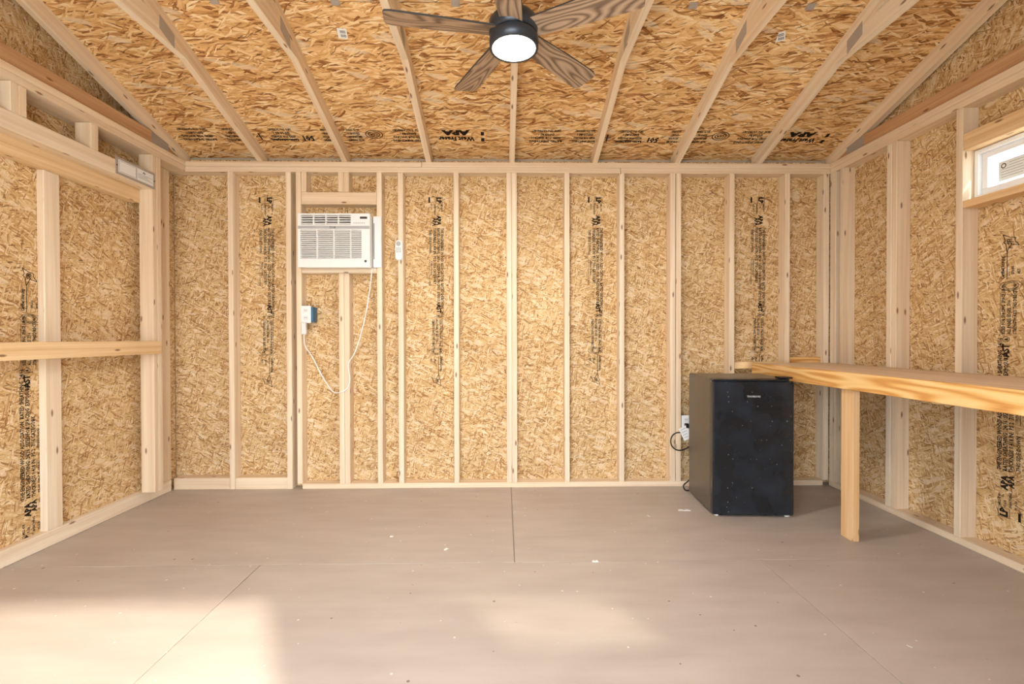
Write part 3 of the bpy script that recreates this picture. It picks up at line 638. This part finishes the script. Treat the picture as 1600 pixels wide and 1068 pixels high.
# ---- fan remote in its cradle on a stud
p = at(624, 391, 1, D); rm = empty('remote_control', (p.x, D-0.002, p.z-0.07))
def capsule(name, wd, ht, y0, y1, c, m, par):
    bm = bmesh.new(); r = wd/2; pts = [(r*math.cos(t), ht/2-r+r*math.sin(t)) for t in [math.pi*k/10 for k in range(11)]] + [(r*math.cos(t), -ht/2+r+r*math.sin(t)) for t in [math.pi+math.pi*k/10 for k in range(11)]]
    a_ = [bm.verts.new((x, y0, z)) for x, z in pts]; b_ = [bm.verts.new((x, y1, z)) for x, z in pts]; n = len(pts)
    bm.faces.new(a_); bm.faces.new(b_[::-1])
    for i in range(n): bm.faces.new((a_[i], b_[i], b_[(i+1) % n], a_[(i+1) % n]))
    bmesh.ops.recalc_face_normals(bm, faces=bm.faces); o = finish(name, bm, m, None, c); put(o, par); return o
capsule('cradle', 0.056, 0.15, -0.008, 0, (p.x, D-0.0008, p.z), 'white_soft', rm); body = capsule('body', 0.048, 0.142, -0.022, -0.008, (p.x, D-0.0008, p.z), 'white', rm)
capsule('dial', 0.034, 0.0345, -0.0235, -0.0222, (p.x-0.002, D-0.0008, p.z+0.045), 'midgrey', rm)
for j in range(3):
    for i in range(3): capsule('button', 0.008, 0.0085, -0.0235, -0.0222, (p.x-0.013+0.012*i, D-0.0008, p.z+0.012-0.013*j), 'grey', rm)
tag(rm, 'white oblong fan remote held on a wall stud beside the air conditioner', 'remote control')

# ---- ceiling fan with light
fcx, fcy = 0.045, 2.015; zl = at(800, 77, 1, fcy).z
fan = empty('ceiling_fan', (fcx, fcy, zl))
def fl(name, prof, m, seg=48):
    bm = bmesh.new(); lathe(bm, prof, seg); bmesh.ops.recalc_face_normals(bm, faces=bm.faces); o = finish(name, bm, m); o.parent = fan; return o
fl('light_lens', [(0.001, -0.004), (0.06, -0.003), (0.092, 0.002), (0.096, 0.012)], 'lamp')
fl('light_housing', [(0.0965, 0.002), (0.103, 0.001), (0.104, 0.045), (0.098, 0.055)], 'fan_metal')
fl('motor', [(0.09, 0.056), (0.106, 0.066), (0.106, 0.11), (0.085, 0.135), (0.045, 0.15), (0.03, 0.165)], 'fan_metal')
fl('downrod', [(0.013, 0.16), (0.013, ZC-zl-0.04)], 'black', 20); fl('canopy', [(0.02, ZC-zl-0.065), (0.055, ZC-zl-0.035), (0.06, ZC-zl-0.002)], 'fan_metal')
zbl = 0.072
for k in range(5):
    ang = R(190 - 72*k); bm = bmesh.new(); prof = []
    r0, r1 = 0.085, 0.537
    outl = [(r0, -0.048), (0.30, -0.062), (r1-0.03, -0.068), (r1-0.006, -0.060), (r1, -0.040), (r1, 0.040), (r1-0.006, 0.056), (r1-0.03, 0.062), (0.30, 0.058), (r0, 0.048)]
    tp = [bm.verts.new((x, y, 0.004)) for x, y in outl]; bt = [bm.verts.new((x, y, -0.004)) for x, y in outl]; n = len(outl)
    bm.faces.new(tp); bm.faces.new(bt[::-1])
    for i in range(n): bm.faces.new((tp[i], bt[i], bt[(i+1) % n], tp[(i+1) % n]))
    bmesh.ops.recalc_face_normals(bm, faces=bm.faces)
    for f in bm.faces:
        if abs(f.normal.z) < 0.5: f.material_index = 1
    o = finish('blade', bm, ['blade', 'dark']); o.parent = fan; o.location = (0, 0, zbl); o.rotation_euler = (Matrix.Rotation(ang, 3, 'Z') @ Matrix.Rotation(R(-12), 3, 'X')).to_euler()
    bm = bmesh.new(); bbox(bm, 0.06, 0.15, -0.02, 0.02, 0.0045, 0.009, 0.001); q = finish('blade_iron', bm, 'black'); q.parent = o
tag(fan, 'five blade ceiling fan with brown wood grain blades and a lit white lens', 'ceiling fan')
lt = bpy.data.lights.new('fan_light', 'AREA'); lt.shape = 'DISK'; lt.size = 0.18; lt.energy = 9; lt.color = (1, 0.97, 0.92)
lo = bpy.data.objects.new('fan_light', lt); COL.objects.link(lo); lo.parent = fan; lo.location = (0, 0, -0.008)

# ---- scraps on the floor
def scrap(px, py, L, W, rz, lab, group=None):
    p = at(px, py, 2, 0); bm = bmesh.new(); n = 5
    top = [bm.verts.new((L*(i/(n-1)-0.5), W*0.5*(1 if i % 2 else 0.6), 0.002+0.003*(i % 2))) for i in range(n)]; bot = [bm.verts.new((L*(i/(n-1)-0.5), -W*0.5*(0.7 if i % 2 else 1), 0.0015)) for i in range(n)]
    for i in range(n-1): bm.faces.new((bot[i], bot[i+1], top[i+1], top[i]))
    r = bmesh.ops.extrude_face_region(bm, geom=bm.faces[:]); 
    for v in [e for e in r['geom'] if isinstance(e, bmesh.types.BMVert)]: v.co.z -= 0.0014
    bmesh.ops.recalc_face_normals(bm, faces=bm.faces)
    o = finish('paper_scrap', bm, 'white', None, (p.x, p.y, 0.0)); o.rotation_euler = (0, 0, rz); tag(o, lab, 'scrap', group)
scrap(1069, 797, 0.075, 0.02, -0.1, 'curled white paper scrap on the floor beside the mini fridge')
for px, py, L, lab in ((1013, 806, .02, 'small white crumb on the floor just beside the curled paper scrap'), (697, 858, .025, 'white crumb of litter on bare floor in front of the air conditioner wall'),
                       (612, 838, .018, 'white crumb of litter on bare floor in front of the air conditioner wall'), (930, 877, .03, 'thin white sliver of litter lying on the cross seam of the floor'),
                       (1421, 1010, .016, 'tiny white crumb on the floor in front of the workbench leg')):
    scrap(px, py, L, L*0.5, px % 3, lab, 'litter crumbs on the floor')
